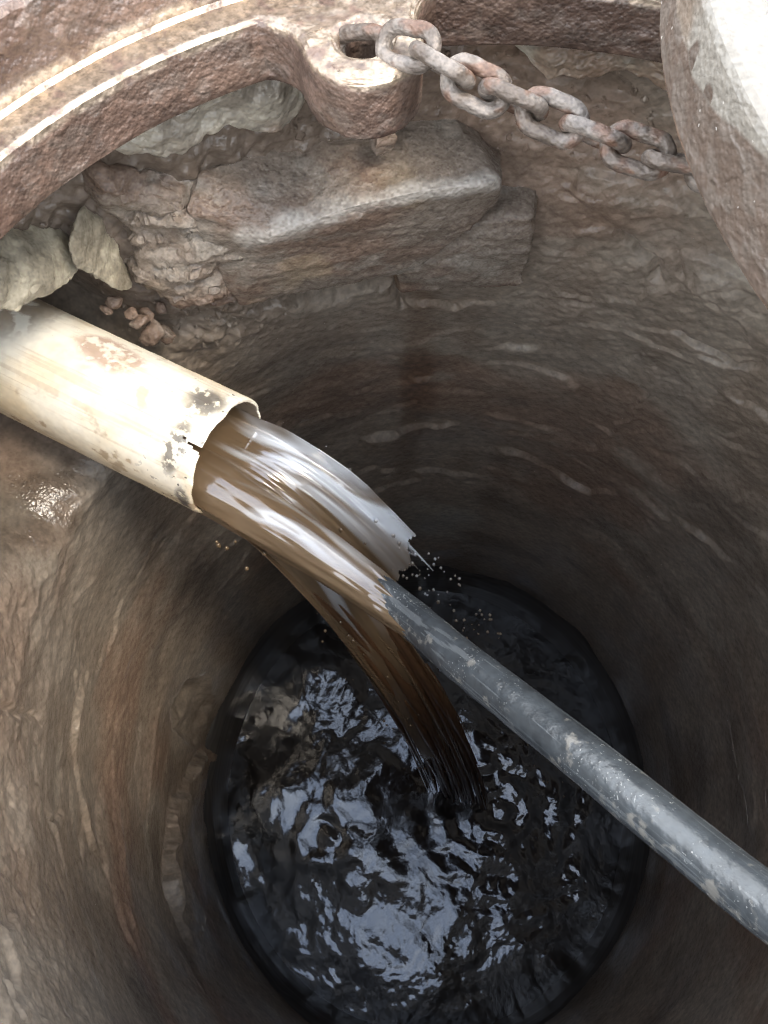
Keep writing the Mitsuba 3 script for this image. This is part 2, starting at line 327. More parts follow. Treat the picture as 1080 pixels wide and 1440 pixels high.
# ------------------------------------------------------------------ shaft wall
ZT = np.array([-3, -1.6, -1.0, -.7, -.45, -.3, -.165, 0]); RT = np.array([.425, .425, .425, .415, .385, .362, .36, .36])
FEATURES = [
    ('shelf', 0.012, 0.05, [(122.7, -0.338), (116.2, -0.352), (107.4, -0.363), (99.4, -0.360)]),
    ('crack', 0.012, 0.004, [(123.1, -0.332), (116.1, -0.347), (107.4, -0.357), (99.2, -0.356)]),
    ('shelf', 0.01, 0.025, [(98.7, -0.396), (89.8, -0.409), (83.4, -0.399), (79.1, -0.371), (73.0, -0.377), (66.9, -0.365)]),
    ('shelf', 0.004, 0.02, [(108.0, -0.516), (98.5, -0.504), (92.5, -0.481), (86.0, -0.457)]),
    ('shelf', 0.009, 0.02, [(82.7, -0.513), (79.4, -0.500), (72.7, -0.481), (68.5, -0.484)]),
    ('shelf', 0.005, 0.03, [(76.7, -0.446), (70.6, -0.413), (61.6, -0.386), (57.9, -0.368), (53.5, -0.369), (47.4, -0.365), (43.3, -0.345)]),
    ('crack', 0.007, 0.003, [(58.0, -0.366), (53.6, -0.366), (47.5, -0.363), (43.4, -0.343)]),
    ('shelf', 0.014, 0.05, [(106.2, -0.740), (101.9, -0.741), (96.3, -0.727), (84.6, -0.715)]),
    ('shelf', 0.008, 0.04, [(80.5, -0.685), (75.0, -0.678), (67.2, -0.694)]),
    ('ridge', 0.003, 0.004, [(56.3, -0.440), (57.0, -0.551), (60.0, -0.697)]),
    ('shelf', 0.005, 0.03, [(62.5, -0.709), (60.1, -0.695), (56.3, -0.609), (50.3, -0.520)]),
    ('shelf', 0.014, 0.035, [(77.4, -0.783), (68.0, -0.808), (56.9, -0.819), (53.3, -0.790)]),
    ('shelf', 0.004, 0.03, [(48.0, -0.541), (42.8, -0.459), (39.1, -0.411)]),
    ('shelf', 0.006, 0.03, [(45.0, -0.491), (35.5, -0.465)]),
    ('shelf', 0.005, 0.03, [(46.2, -0.795), (38.4, -0.615), (32.6, -0.517)]),
    ('shelf', 0.012, 0.03, [(49.7, -0.751), (41.0, -0.726), (36.1, -0.706), (27.3, -0.683), (19.8, -0.671)]),
    ('shelf', 0.004, 0.02, [(100.6, -0.858), (91.4, -0.855)]),
    ('shelf', 0.005, 0.03, [(118.9, -0.582), (111.0, -0.599), (100.5, -0.608), (93.1, -0.569)]),
    ('shelf', 0.006, 0.02, [(81.2, -0.275), (76.3, -0.264), (70.4, -0.250)]),
    ('crack', 0.01, 0.004, [(70.3, -0.252), (68.3, -0.260), (65.9, -0.271), (63.4, -0.283), (61.3, -0.305)]),
    ('crack', 0.008, 0.003, [(62.6, -0.260), (61.0, -0.271), (59.3, -0.284)]),
    ('shelf', 0.008, 0.03, [(77.8, -0.355), (68.1, -0.361), (63.6, -0.337), (59.5, -0.300), (56.6, -0.271)]),
    ('crack', 0.012, 0.004, [(99.2, -0.356), (99.2, -0.378), (98.4, -0.414)]),
    ('shelf', 0.012, 0.03, [(92.6, -0.168), (90.5, -0.201), (86.3, -0.236), (83.8, -0.267)]),
    ('shelf', 0.008, 0.03, [(57.7, -0.269), (54.2, -0.261), (50.9, -0.265)]),
    ('shelf', 0.006, 0.03, [(62.8, -0.456), (58.5, -0.385)]),
    ('shelf', 0.005, 0.04, [(120.0, -0.472), (111.5, -0.484), (98.2, -0.535), (87.7, -0.610), (79.6, -0.640)]),
    ('crack', 0.008, 0.004, [(169.3, -0.284), (170.7, -0.323), (172.2, -0.354), (173.6, -0.392)]),
    ('shelf', -0.008, 0.03, [(171.8, -0.403), (166.6, -0.426), (162.9, -0.445)]),
    ('ridge', 0.004, 0.003, [(166.1, -0.519), (163.2, -0.539), (160.6, -0.552)]),
    ('shelf', 0.014, 0.03, [(157.3, -0.674), (162.3, -0.685), (167.1, -0.706), (171.2, -0.651), (175.7, -0.636), (179.2, -0.621), (183.1, -0.645), (187.4, -0.673), (192.9, -0.706), (198.6, -0.740), (201.6, -0.763)]),
    ('crack', 0.008, 0.003, [(183.6, -0.388), (183.3, -0.441), (182.0, -0.485)]),
    ('shelf', 0.01, 0.02, [(189.7, -0.433), (194.1, -0.435), (198.5, -0.415), (202.7, -0.393), (209.7, -0.346)]),
    ('shelf', 0.008, 0.02, [(193.0, -0.519), (196.3, -0.546), (200.0, -0.554), (204.7, -0.545)]),
    ('shelf', 0.006, 0.02, [(183.5, -0.479), (190.7, -0.488), (195.7, -0.478)]),
    ('crack', 0.006, 0.003, [(194.4, -0.521), (194.1, -0.564), (193.3, -0.605)]),
    ('shelf', 0.007, 0.02, [(195.3, -0.668), (202.0, -0.664)]),
    ('shelf', 0.026, 0.1, [(162.6, -1.488), (177.9, -1.255), (187.2, -1.121), (196.1, -1.074), (202.5, -1.045), (210.2, -1.036), (214.6, -1.038), (218.2, -1.054)]),
    ('shelf', 0.008, 0.03, [(204.8, -0.765), (210.6, -0.785), (220.4, -0.793), (229.8, -0.816)]),
    ('shelf', 0.005, 0.02, [(205.8, -0.409), (209.8, -0.408), (215.6, -0.420)]),
    ('shelf', 0.006, 0.03, [(173.6, -0.489), (179.6, -0.487), (183.3, -0.489)]),
    ('shelf', 0.006, 0.03, [(136.3, -0.705), (146.1, -0.720), (152.9, -0.711), (157.3, -0.674)]),
    ('shelf', 0.005, 0.03, [(163.6, -0.273), (157.4, -0.302), (151.9, -0.360)]),
    ('shelf', 0.006, 0.03, [(217.1, -0.486), (221.9, -0.441)]),
]
HOLE = [(172.0, -1.05), (169.0, -1.01), (165.0, -1.03), (162.1, -1.05), (159.5, -1.12), (158.0, -1.17), (159.5, -1.24), (162.0, -1.31), (166.0, -1.30), (170.5, -1.33), (174.0, -1.25), (173.0, -1.14)]
RS = .42

def dist_to_polyline(S, Z, pts):
    best = np.full(S.shape, 9.); side = np.zeros(S.shape); tt = np.zeros(S.shape)
    L = np.r_[0, np.cumsum(np.linalg.norm(np.diff(pts, axis=0), axis=1))]
    for k in range(len(pts) - 1):
        a, b = pts[k], pts[k + 1]; d = b - a
        t = np.clip(((S - a[0]) * d[0] + (Z - a[1]) * d[1]) / (d @ d), 0, 1)
        ex, ez = S - a[0] - t * d[0], Z - a[1] - t * d[1]
        q = np.hypot(ex, ez); m = q < best
        nz = abs(d[0])                                    # below = lower z (or, on an upright run, the side ahead of it)
        sg_ = np.sign(d[0]) * (d[0] * ez - d[1] * ex)
        best = np.where(m, q, best); side = np.where(m, sg_, side); tt = np.where(m, (L[k] + t * (L[k + 1] - L[k])) / L[-1], tt)
    return best, side, tt

def shaft_wall():
    deg = np.r_[np.linspace(-50, 238, 1150), np.linspace(238, 310, 60)[1:-1]]
    z = np.r_[np.linspace(-.072, -.45, 215), np.linspace(-.45, -1.0, 190)[1:], np.linspace(-1.0, -1.66, 150)[1:]]
    A, Z = np.meshgrid(deg, z)
    rad = np.radians(A)
    S = rad * RS
    P = np.stack([.42 * np.cos(rad), .42 * np.sin(rad), Z], -1)
    R = np.interp(Z, ZT, RT)
    # hollow broken round the incoming pipe, and the pocket under the frame
    g = np.exp(-((A - 152) / 22) ** 4) * np.clip((Z + .42) / .10, 0, 1) * np.clip((-.09 - Z) / .05, 0, 1)
    R = R + .050 * g
    Aw, Zw0 = A + 5 * fb(P, 14, 3, 51), Z + .02 * fb(P, 14, 3, 52)
    R = R + .16 / (1 + np.exp(np.clip((np.hypot((Aw - 153) / 17, (Zw0 + .30) / .088) ** 2 - 1) * 5, -30, 30)))
    g2 = np.exp(-((A - 100) / 70) ** 6) * np.exp(-((Z + .135) / .045) ** 2)
    R = R + .004 * g2
    smooth_low = np.clip((Z + 1.25) / .35, .25, 1)
    upper = np.clip((Z + .62) / .3, 0, 1)
    rough_left = .6 + .4 * np.clip((A - 110) / 40, 0, 1)
    D = .014 * fb(P, [5, 5, 6], 3, 1) * (.5 + .5 * smooth_low)
    # low, worn steps where rock layers break off
    warp = Z + .09 * fb(P, 3.0, 3, 5) + .02 * fb(P, 14, 3, 6)
    q = warp / .16 + 1.8 * fb(P, 2.6, 2, 7)
    fr = q - np.floor(q)
    D += .0035 * smooth_low * (np.clip(1 - fr, 0, 1) ** 1.3 - .4) * np.clip(.1 + 1.8 * fb(P, 6, 2, 8), 0, 1)
    D += .0035 * fb(P, [15, 15, 22], 3, 2) * smooth_low
    Pw = P + .02 * np.stack([fb(P, 12, 2, 61), fb(P, 12, 2, 62), .6 * fb(P, 12, 2, 63)], -1)
    patch = np.clip(.35 + 2.2 * fb(P, 5.5, 3, 66), 0, 1) * np.clip((A + 60) / 60, .3, 1)
    leftside = np.clip((A - 120) / 30, 0, 1)
    D += .0062 * steps(2.3 * fb(Pw, [4.2, 4.2, 9], 4, 64) + .5, .12) * smooth_low * (.15 + .85 * patch) * (1 - .45 * leftside)
    D += .0016 * steps(3.0 * fb(Pw, [13, 13, 30], 3, 65) + .5, .3) * smooth_low * np.clip((Z + .75) / .4, 0, 1) * patch * (1 - .5 * leftside)
    D += (.0007 + .0035 * upper) * fb(P, 55, 4, 3) * smooth_low * rough_left
    D += (.0003 + .0012 * upper) * fb(P, 190, 3, 4) * smooth_low
    # soil crumbs in the sheltered pocket on the upper left
    crumb = np.exp(-((A - 132) / 22) ** 4) * np.exp(-((Z + .25) / .14) ** 4)
    D += crumb * (.024 * np.abs(fb(P, 20, 4, 11)) + .010 * np.abs(fb(P, 60, 3, 12)))
    Sw = S + .018 * fb(P, 16, 3, 21) + .006 * fb(P, 70, 3, 22)
    Zw = Z + .018 * fb(P, 16, 3, 23) + .006 * fb(P, 70, 3, 24)
    for kind, h, w, pts in FEATURES:
        if pts[0][0] > 140 and w < .09: h = h * .6
        pts = np.array([(math.radians(a) * RS, zz) for a, zz in pts])
        lo, hi = pts.min(0) - 3.2 * w - .03, pts.max(0) + 3.2 * w + .03
        cs = np.where((S[0] > lo[0]) & (S[0] < hi[0]))[0]; rs_ = np.where((z > lo[1]) & (z < hi[1]))[0]
        if not len(cs) or not len(rs_): continue
        sl = (slice(rs_[0], rs_[-1] + 1), slice(cs[0], cs[-1] + 1))
        d, side, t = dist_to_polyline(Sw[sl], Zw[sl], pts)
        taper = np.clip(np.minimum(t, 1 - t) * 8, 0, 1) ** .7
        if kind == 'crack': D[sl] -= h * np.exp(-(d / w) ** 2) * taper
        elif kind == 'ridge': D[sl] += h * np.exp(-(d / w) ** 2) * taper
        else:
            sd = np.where(side < 0, d, -d)
            up_ = 1 / (1 + np.exp(-np.clip(sd / .0016, -30, 30)))
            vary = .25 + 1.0 * np.clip(.5 + 1.2 * fb(P[sl], 24, 2, 31), 0, 1)
            D[sl] += .62 * h * vary * taper * (up_ * np.exp(-np.maximum(sd, 0) / w) - .4 * (1 - up_) * np.exp(np.minimum(sd, 0) / (.5 * w)))
    poly = np.array([(math.radians(a) * RS, zz) for a, zz in HOLE])
    lo, hi = poly.min(0) - .06, poly.max(0) + .06
    cs = np.where((S[0] > lo[0]) & (S[0] < hi[0]))[0]; rs_ = np.where((z > lo[1]) & (z < hi[1]))[0]
    sl = (slice(rs_[0], rs_[-1] + 1), slice(cs[0], cs[-1] + 1))
    import shapely
    inside = shapely.contains_xy(sg.Polygon(poly), Sw[sl].ravel(), Zw[sl].ravel()).reshape(Sw[sl].shape)
    d, _, _ = dist_to_polyline(Sw[sl], Zw[sl], np.vstack([poly, poly[:1]]))
    D[sl] -= .075 * np.where(inside, np.clip(d / .022, 0, 1) ** .8, 0) * (.8 + .5 * fb(P[sl], 25, 3, 41)) * np.clip((Zw[sl] + 1.34) / .24, 0, 1)
    R = R - D
    k = np.clip(-Z / 1.55, 0, 1)
    V = np.stack([R * np.cos(rad) + .02 * k, R * (1 + .06 * k) * np.sin(rad) + .01 * k, Z], -1)
    n, m = A.shape
    i, j = np.meshgrid(np.arange(n - 1), np.arange(m), indexing='ij'); j2 = (j + 1) % m
    F = np.stack([i * m + j, i * m + j2, (i + 1) * m + j2, (i + 1) * m + j], -1).reshape(-1, 4)
    return V.reshape(-1, 3), F
WALL = shaft_wall()
put('shaft_wall__rock_face', WALL, 'm_wall')

def bottom_ring():
    prof = [(.45, -1.330), (.428, -1.350), (.417, -1.372), (.411, -1.42), (.409, -1.50), (.409, -1.66)]
    pr = np.array(prof); zz = np.linspace(0, 1, 60)
    s = np.r_[0, np.cumsum(np.linalg.norm(np.diff(pr, axis=0), axis=1))]; s /= s[-1]
    r, z = np.interp(zz, s, pr[:, 0]), np.interp(zz, s, pr[:, 1])
    a = np.arange(420) * 2 * np.pi / 420
    Rr = r[:, None] + .0015 * fb(np.stack([np.cos(a)[None] * 3 + 0 * z[:, None], np.sin(a)[None] * 3 + 0 * z[:, None], z[:, None] * 8 + 0 * a[None]], -1), 1, 3)
    Zz = z[:, None] + (.045 * fb(np.stack([np.cos(a) * 2, np.sin(a) * 2, 0 * a], -1), 1, 3) + .008 * fb(np.stack([np.cos(a) * 14, np.sin(a) * 14, 0 * a], -1), 1, 3))[None] * np.clip((z[:, None] + 1.48) / .1, 0, 1)
    V = np.stack([Rr * np.cos(a) + .02, 1.06 * Rr * np.sin(a) + .01, Zz], -1).reshape(-1, 3)
    i, j = np.meshgrid(np.arange(59), np.arange(420), indexing='ij')
    F = np.stack([i * 420 + j, i * 420 + (j + 1) % 420, (i + 1) * 420 + (j + 1) % 420, (i + 1) * 420 + j], -1).reshape(-1, 4)
    return V, F
put('shaft_wall__bottom_ring', bottom_ring(), 'm_ring')

# stones of the wall's crown
ledge_tf = [(-0.204, 0.278, -0.175), (-0.188, 0.278, -0.189), (-0.166, 0.276, -0.199), (-0.152, 0.276, -0.199), (-0.122, 0.283, -0.191), (-0.086, 0.290, -0.182), (-0.036, 0.300, -0.178), (0.018, 0.311, -0.180)]
ledge_bf = [(-0.194, 0.285, -0.220), (-0.184, 0.283, -0.285), (-0.119, 0.302, -0.283), (-0.057, 0.315, -0.283), (-0.031, 0.313, -0.266), (-0.010, 0.315, -0.237), (0.021, 0.317, -0.209)]
ledge_bk = [(-0.195, 0.303, -0.163), (-0.163, 0.326, -0.175), (-0.123, 0.349, -0.173), (-0.056, 0.368, -0.171), (-0.018, 0.370, -0.172), (0.009, 0.345, -0.192)]
def back(pts, k=1.22, dz=0): return [(x * k, y * k, z + dz) for x, y, z in pts]
E3 = lambda *l: [p for q in l for p in q]
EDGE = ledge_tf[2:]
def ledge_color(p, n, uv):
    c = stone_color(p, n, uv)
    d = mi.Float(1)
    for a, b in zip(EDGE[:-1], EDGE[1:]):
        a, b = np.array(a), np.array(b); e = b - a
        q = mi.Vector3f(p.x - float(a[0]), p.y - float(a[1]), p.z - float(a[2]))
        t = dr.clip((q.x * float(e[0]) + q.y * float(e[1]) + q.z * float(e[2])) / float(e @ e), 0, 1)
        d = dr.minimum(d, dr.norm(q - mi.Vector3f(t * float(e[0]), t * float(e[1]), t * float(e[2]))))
    w = 1 - sst(.003, .013, d + .016 * (tfbm(p.x * 60, p.y * 60, p.z * 60, 3) - .5))  # pale front edge: some wear, plus caught light painted into the colour
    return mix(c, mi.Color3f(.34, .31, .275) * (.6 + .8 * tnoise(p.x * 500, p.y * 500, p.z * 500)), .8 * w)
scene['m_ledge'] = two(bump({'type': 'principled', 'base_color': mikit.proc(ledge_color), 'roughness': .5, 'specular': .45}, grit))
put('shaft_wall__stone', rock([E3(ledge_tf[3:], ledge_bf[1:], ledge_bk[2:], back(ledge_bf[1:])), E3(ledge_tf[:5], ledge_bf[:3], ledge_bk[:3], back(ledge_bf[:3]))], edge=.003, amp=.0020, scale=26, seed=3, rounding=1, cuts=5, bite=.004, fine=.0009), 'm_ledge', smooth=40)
LUMP = [(-0.236, 0.275, -0.164), (-0.206, 0.283, -0.184), (-0.176, 0.284, -0.208), (-0.170, 0.285, -0.221), (-0.247, 0.265, -0.236), (-0.225, 0.271, -0.274), (-0.187, 0.286, -0.290), (-0.225, 0.271, -0.190), (-0.196, 0.275, -0.233)]
SHELF = [(-0.257, 0.277, -0.140), (-0.222, 0.296, -0.156), (-0.198, 0.303, -0.177), (-0.203, 0.285, -0.183), (-0.231, 0.276, -0.165), (-0.254, 0.269, -0.147)]
block2 = [(-0.054, 0.320, -0.289), (-0.009, 0.330, -0.244), (0.019, 0.339, -0.236), (0.051, 0.331, -0.235), (0.054, 0.330, -0.253), (0.057, 0.335, -0.322), (-0.052, 0.331, -0.329)]
put('shaft_wall__stone_001', rock([E3(block2, back(block2))], edge=.003, amp=.0030, scale=28, seed=5, rounding=1, cuts=8, bite=.005), 'm_stone', smooth=40)
put('shaft_wall__stone_003', rock([E3(LUMP, back(LUMP, 1.18))], edge=.003, amp=.0065, scale=34, seed=15, rounding=1, cuts=14, bite=.008, fine=.0018), 'm_stone', smooth=40)
put('shaft_wall__stone_004', rock([E3(SHELF, back(SHELF, 1.15, -.02), [(x, y, z - .03) for x, y, z in back(SHELF, 1.03)])], edge=.003, amp=.005, scale=30, seed=19, rounding=1, cuts=12, bite=.006, fine=.0016), 'm_stone', smooth=40)
slab_t = [(-0.342, 0.261, -0.160), (-0.297, 0.297, -0.197), (-0.289, 0.277, -0.197), (-0.282, 0.252, -0.199), (-0.293, 0.234, -0.181), (-0.300, 0.217, -0.169), (-0.304, 0.202, -0.153), (-0.310, 0.183, -0.135)]
slab_b = [(-0.282, 0.243, -0.202), (-0.294, 0.216, -0.179), (-0.300, 0.198, -0.174), (-0.303, 0.185, -0.168), (-0.310, 0.163, -0.144), (-0.321, 0.163, -0.140)]
put('shaft_wall__stone_002', rock([E3(slab_t, slab_b, back(slab_t, 1.25, .03), back(slab_b, 1.25))], edge=.003, amp=.0045, scale=30, seed=8, rounding=1, cuts=10, bite=.008), 'm_pale', smooth=40)
for k, (a, b) in {'shaft_wall__stone': ('wide brown ledge stone with a front edge painted pale for wear and caught light', 0), 'shaft_wall__stone_001': ('squared stone block under the right end of the ledge', 0),
                  'shaft_wall__stone_002': ('pale slab stone above the pipe', 0)}.items(): labels[k] = {'label': a}

# mortar bed squeezed out under the frame
def mortar(a0, a1, zlo, seed, rin=.342, lump=.007):
    n, m = int((a1 - a0) / .22), 70
    a = np.radians(np.linspace(a0, a1, n)); v = np.linspace(0, 1, m)
    A, U = np.meshgrid(a, v, indexing='ij')
    arc = np.stack([A * .34, 0 * A, 0 * A + seed], -1)
    P = np.stack([.34 * np.cos(A), .34 * np.sin(A), U * .09], -1)
    taper = np.clip(np.minimum((A - a[0]), (a[-1] - A)) / math.radians(7), 0, 1) ** .6
    drop = (-.074 - zlo) * (.85 + .30 * fb(arc, 12, 2, seed) + .14 * fb(arc, 60, 3, seed)) * (.35 + .65 * taper)
    k = np.clip(U / .75, 0, 1); under = np.clip((U - .75) / .25, 0, 1)
    zz = -.070 - drop * k + .010 * under
    R = rin + .006 - .012 * np.sin(k * np.pi * .62) * taper + .075 * under ** 1.3 + (1 - taper) * .02
    R = R - (lump * fb(P, 32, 3, seed) + .0035 * fb(P, 80, 3, seed + 3) + .0010 * fb(P, 240, 2, seed + 5)) * np.clip((1 - under) * 2, 0, 1)
    V = np.stack([R * np.cos(A), R * np.sin(A), zz + .0025 * fb(P, 90, 3, seed + 8)], -1).reshape(-1, 3)
    i, j = np.meshgrid(np.arange(n - 1), np.arange(m - 1), indexing='ij')
    F = np.stack([i * m + j, i * m + j + 1, (i + 1) * m + j + 1, (i + 1) * m + j], -1).reshape(-1, 4)
    return V, F
put('shaft_wall__mortar', mortar(106, 134, -.142, 2), 'm_mortar')
put('shaft_wall__mortar_001', mortar(46, 90, -.122, 6, lump=.005), 'm_mortar')
labels['shaft_wall'] = {'label': 'rough grey brown rock wall of the round shaft, wet towards the water', 'category': 'wall'}
labels['shaft_wall__mortar'] = {'label': 'pale ragged mortar bed under the frame left of the lug'}
labels['shaft_wall__mortar_001'] = {'label': 'greenish wet mortar bed under the frame behind the chain'}
labels['shaft_wall__bottom_ring'] = {'label': 'smooth black wet ring at the waterline'}

# crumbled soil and grit caught between the stones of the crown
def crumbs():
    V = WALL[0]; r = rng(8)
    ang = np.degrees(np.arctan2(V[:, 1], V[:, 0]))
    ok = np.where((((ang > 112) & (ang < 150)) & (V[:, 2] > -.37) & (V[:, 2] < -.17)) | ((ang > 55) & (ang < 112) & (V[:, 2] > -.20) & (V[:, 2] < -.12)))[0]
    out = []
    for k, q in enumerate(r.choice(ok, 650)):
        rad = .0012 + .0045 * r.random() ** 3
        m = chip(rad, 900 + k % 37); m.apply_translation(V[q] * [1 - .3 * rad, 1 - .3 * rad, 1])
        out.append(m)
    return trimesh.util.concatenate(out)
put('shaft_wall__grit', crumbs(), 'm_wall', smooth=20)
labels['shaft_wall__grit'] = {'label': 'crumbs of soil and grit between the stones', 'kind': 'stuff'}

# loose stones
wedge = [(-0.271, 0.273, -0.163), (-0.276, 0.239, -0.167), (-0.276, 0.234, -0.181), (-0.267, 0.242, -0.200), (-0.260, 0.252, -0.232), (-0.257, 0.263, -0.238), (-0.263, 0.281, -0.212), (-0.268, 0.283, -0.193), (-0.280, 0.299, -0.199), (-0.270, 0.295, -0.255)]
put('rock', rock([wedge], edge=.002, amp=.002, scale=40, seed=12, rounding=2, fine=.0007, cuts=6, bite=.004), 'm_pale')
labels['rock'] = {'label': 'upright wedge shaped pale stone leaning above the pipe', 'category': 'stone'}
for i, (p, r) in enumerate([((-0.262, 0.261, -0.276), .008), ((-0.258, 0.265, -0.299), .011), ((-0.267, 0.263, -0.268), .006), ((-0.259, 0.271, -0.281), .007), ((-0.278, 0.266, -0.259), .007), ((-0.252, 0.274, -0.310), .010), ((-0.284, 0.262, -0.263), .006), ((-0.250, 0.281, -0.285), .006)]):
    key = 'pebble' if i == 0 else 'pebble_%03d' % i
    m = pebble(r * 1.15, 40 + i); m.apply_translation(p)
    put(key, m, 'm_stone', smooth=45)
    labels[key] = {'label': 'small broken stone chip in the crumbled soil just above the pipe', 'category': 'pebble', 'group': 'stone chips above the pipe'}
nub = np.array([(x, y, z) for x in (-.0075, .0075) for y in (-.006, .008) for z in (-.009, .006)]) @ trimesh.transformations.rotation_matrix(.35, (.3, .2, 1))[:3, :3].T + (-.066, .322, -.153)
put('rock_001', rock([nub], edge=.0012, amp=.0012, scale=90, seed=31, rounding=1, fine=.0004, cuts=7, bite=.003), 'm_stone', smooth=40)
labels['rock_001'] = {'label': 'small square brown stone lump on the ledge beneath the lug', 'category': 'stone'}

# ------------------------------------------------------------------ manhole frame
def frame_ring():
    prof = np.array([(.345, -.078), (.3135, -.078), (.3105, -.0755), (.310, -.072), (.310, -.046), (.3108, -.0418), (.3135, -.040), (.329, -.0395), (.3315, -.0375), (.3325, -.034), (.334, -.008), (.3352, -.003), (.338, 0), (.392, 0), (.396, -.004), (.396, -.078), (.345, -.078)])
    s = np.r_[0, np.cumsum(np.linalg.norm(np.diff(prof, axis=0), axis=1))]
    u = np.unique(np.r_[np.arange(0, s[-1], .0016), s])
    r, z = np.interp(u, s, prof[:, 0]), np.interp(u, s, prof[:, 1])
    deg = np.r_[np.linspace(40, 160, 620), np.linspace(160, 400, 240)[1:-1]]
    a = np.radians(deg)
    A, Rr = np.meshgrid(a, r, indexing='ij'); Zz = np.broadcast_to(z, Rr.shape)
    P = np.stack([Rr * np.cos(A), Rr * np.sin(A), Zz], -1)
    riser = np.clip((Rr - .331) / .003, 0, 1) * np.clip((.350 - Rr) / .01, 0, 1)
    d = .0012 * fb(P, 45, 3, 1) + .0006 * fb(P, 160, 3, 2) + riser * (.0030 * np.abs(fb(P, 70, 4, 3)) + .0012 * fb(P, 200, 2, 5))
    P[..., 0] -= d * np.cos(A); P[..., 1] -= d * np.sin(A); P[..., 2] += d * .6
    n, m = A.shape
    i, j = np.meshgrid(np.arange(n), np.arange(m - 1), indexing='ij'); i2 = (i + 1) % n
    F = np.stack([i * m + j, i * m + j + 1, i2 * m + j + 1, i2 * m + j], -1).reshape(-1, 4)
    return P.reshape(-1, 3), F
put('manhole__frame_ring', frame_ring(), 'm_iron', smooth=40)

def lug():
    import manifold3d as m3
    c = np.array([-.077, .2645]); out = c / np.linalg.norm(c); side = np.array([out[1], -out[0]])
    body = sg.Point(*c).buffer(.0335, 32)
    neck = sg.Polygon([c + side * .0335, c - side * .0335, c - side * .040 + out * .06, c + side * .040 + out * .06])
    ring = sg.Point(0, 0).buffer(.326, 256).difference(sg.Point(0, 0).buffer(.3122, 256)).intersection(sg.Point(*(out * .31)).buffer(.085))
    shape = unary_union([body, neck.intersection(sg.Point(0, 0).buffer(.326, 128)), ring]).buffer(.024, 16).buffer(-.024, 16).intersection(sg.Point(0, 0).buffer(.326, 128))
    hole = sg.Point(c[0] + .0, c[1] + .002).buffer(.0126, 24)
    def slab(dz, inset): return trimesh.creation.extrude_polygon(shape.buffer(-inset).difference(hole.buffer(inset)), dz, engine='earcut')
    # three lifts so that the edges are rounded
    lifts = [(-.0785, .004, .003), (-.0757, .001, .0330), (-.0429, .0022, .0016), (-.0415, .0048, .0014)]
    man = None
    for z0, inset, h in lifts:
        e = slab(h, inset); e.apply_translation((0, 0, z0))
        q = m3.Manifold(m3.Mesh(np.asarray(e.vertices, np.float32), np.asarray(e.faces, np.uint32)))
        man = q if man is None else man + q
    mm = man.refine_to_length(.0022).to_mesh()
    mesh = trimesh.Trimesh(np.array(mm.vert_properties[:, :3], float), np.array(mm.tri_verts), process=True)
    trimesh.smoothing.filter_taubin(mesh, lamb=.5, nu=.35, iterations=8)
    v = np.asarray(mesh.vertices); nn = mesh.vertex_normals
    mesh.vertices = v + nn * (.0010 * fb(v, 60, 3, 1) + .0005 * fb(v, 200, 2, 2))[:, None]
    return mesh
put('manhole__lug', lug(), 'm_iron', smooth=True)
labels['manhole'] = {'label': 'rusty cast iron manhole frame with a stepped rim around the shaft mouth', 'category': 'manhole'}
labels['manhole__lug'] = {'label': 'rounded lug with a chain hole, shiny on top'}

# ------------------------------------------------------------------ manhole cover, lying across the right of the opening
CC, CR, CT = np.array([.3835, .165]), .328, .047
def cover():
    prof = np.array([(0, .0015), (.28, .0015), (.30, -.001), (CR - .004, 0), (CR - .001, .0012), (CR, .004), (CR, CT - .004), (CR - .0012, CT - .001), (CR - .004, CT), (CR - .02, CT), (CR - .022, CT - .003), (.05, CT - .003), (0, CT - .003)])
    s = np.r_[0, np.cumsum(np.linalg.norm(np.diff(prof, axis=0), axis=1))]
    u = np.unique(np.r_[np.arange(0, .28, .02), np.arange(.28, .40, .0016), np.arange(.40, s[-1], .02), s])
    r, z = np.interp(u, s, prof[:, 0]), np.interp(u, s, prof[:, 1]) + .004
    deg = np.r_[np.linspace(120, 250, 560), np.linspace(250, 480, 200)[1:-1]]
    a = np.radians(deg)
    A, R = np.meshgrid(a, r, indexing='ij')
    P = np.stack([CC[0] + R * np.cos(A), CC[1] + R * np.sin(A), np.broadcast_to(z, R.shape)], -1)
    d = (.0011 * fb(P, 50, 3, 1) + .0006 * fb(P, 190, 3, 2)) * np.clip((R - .2) / .1, 0, 1)
    P[..., 0] += d * np.cos(A); P[..., 1] += d * np.sin(A); P[..., 2] += .5 * d
    n, m = A.shape
    i, j = np.meshgrid(np.arange(n), np.arange(m - 1), indexing='ij'); i2 = (i + 1) % n
    F = np.stack([i * m + j, i2 * m + j, i2 * m + j + 1, i * m + j + 1], -1).reshape(-1, 4)
    return P.reshape(-1, 3), F
put('manhole_cover', cover(), 'm_cover', smooth=40)
labels['manhole_cover'] = {'label': 'thick rusty iron cover lying across the right of the opening, its edge half wet', 'category': 'manhole cover'}

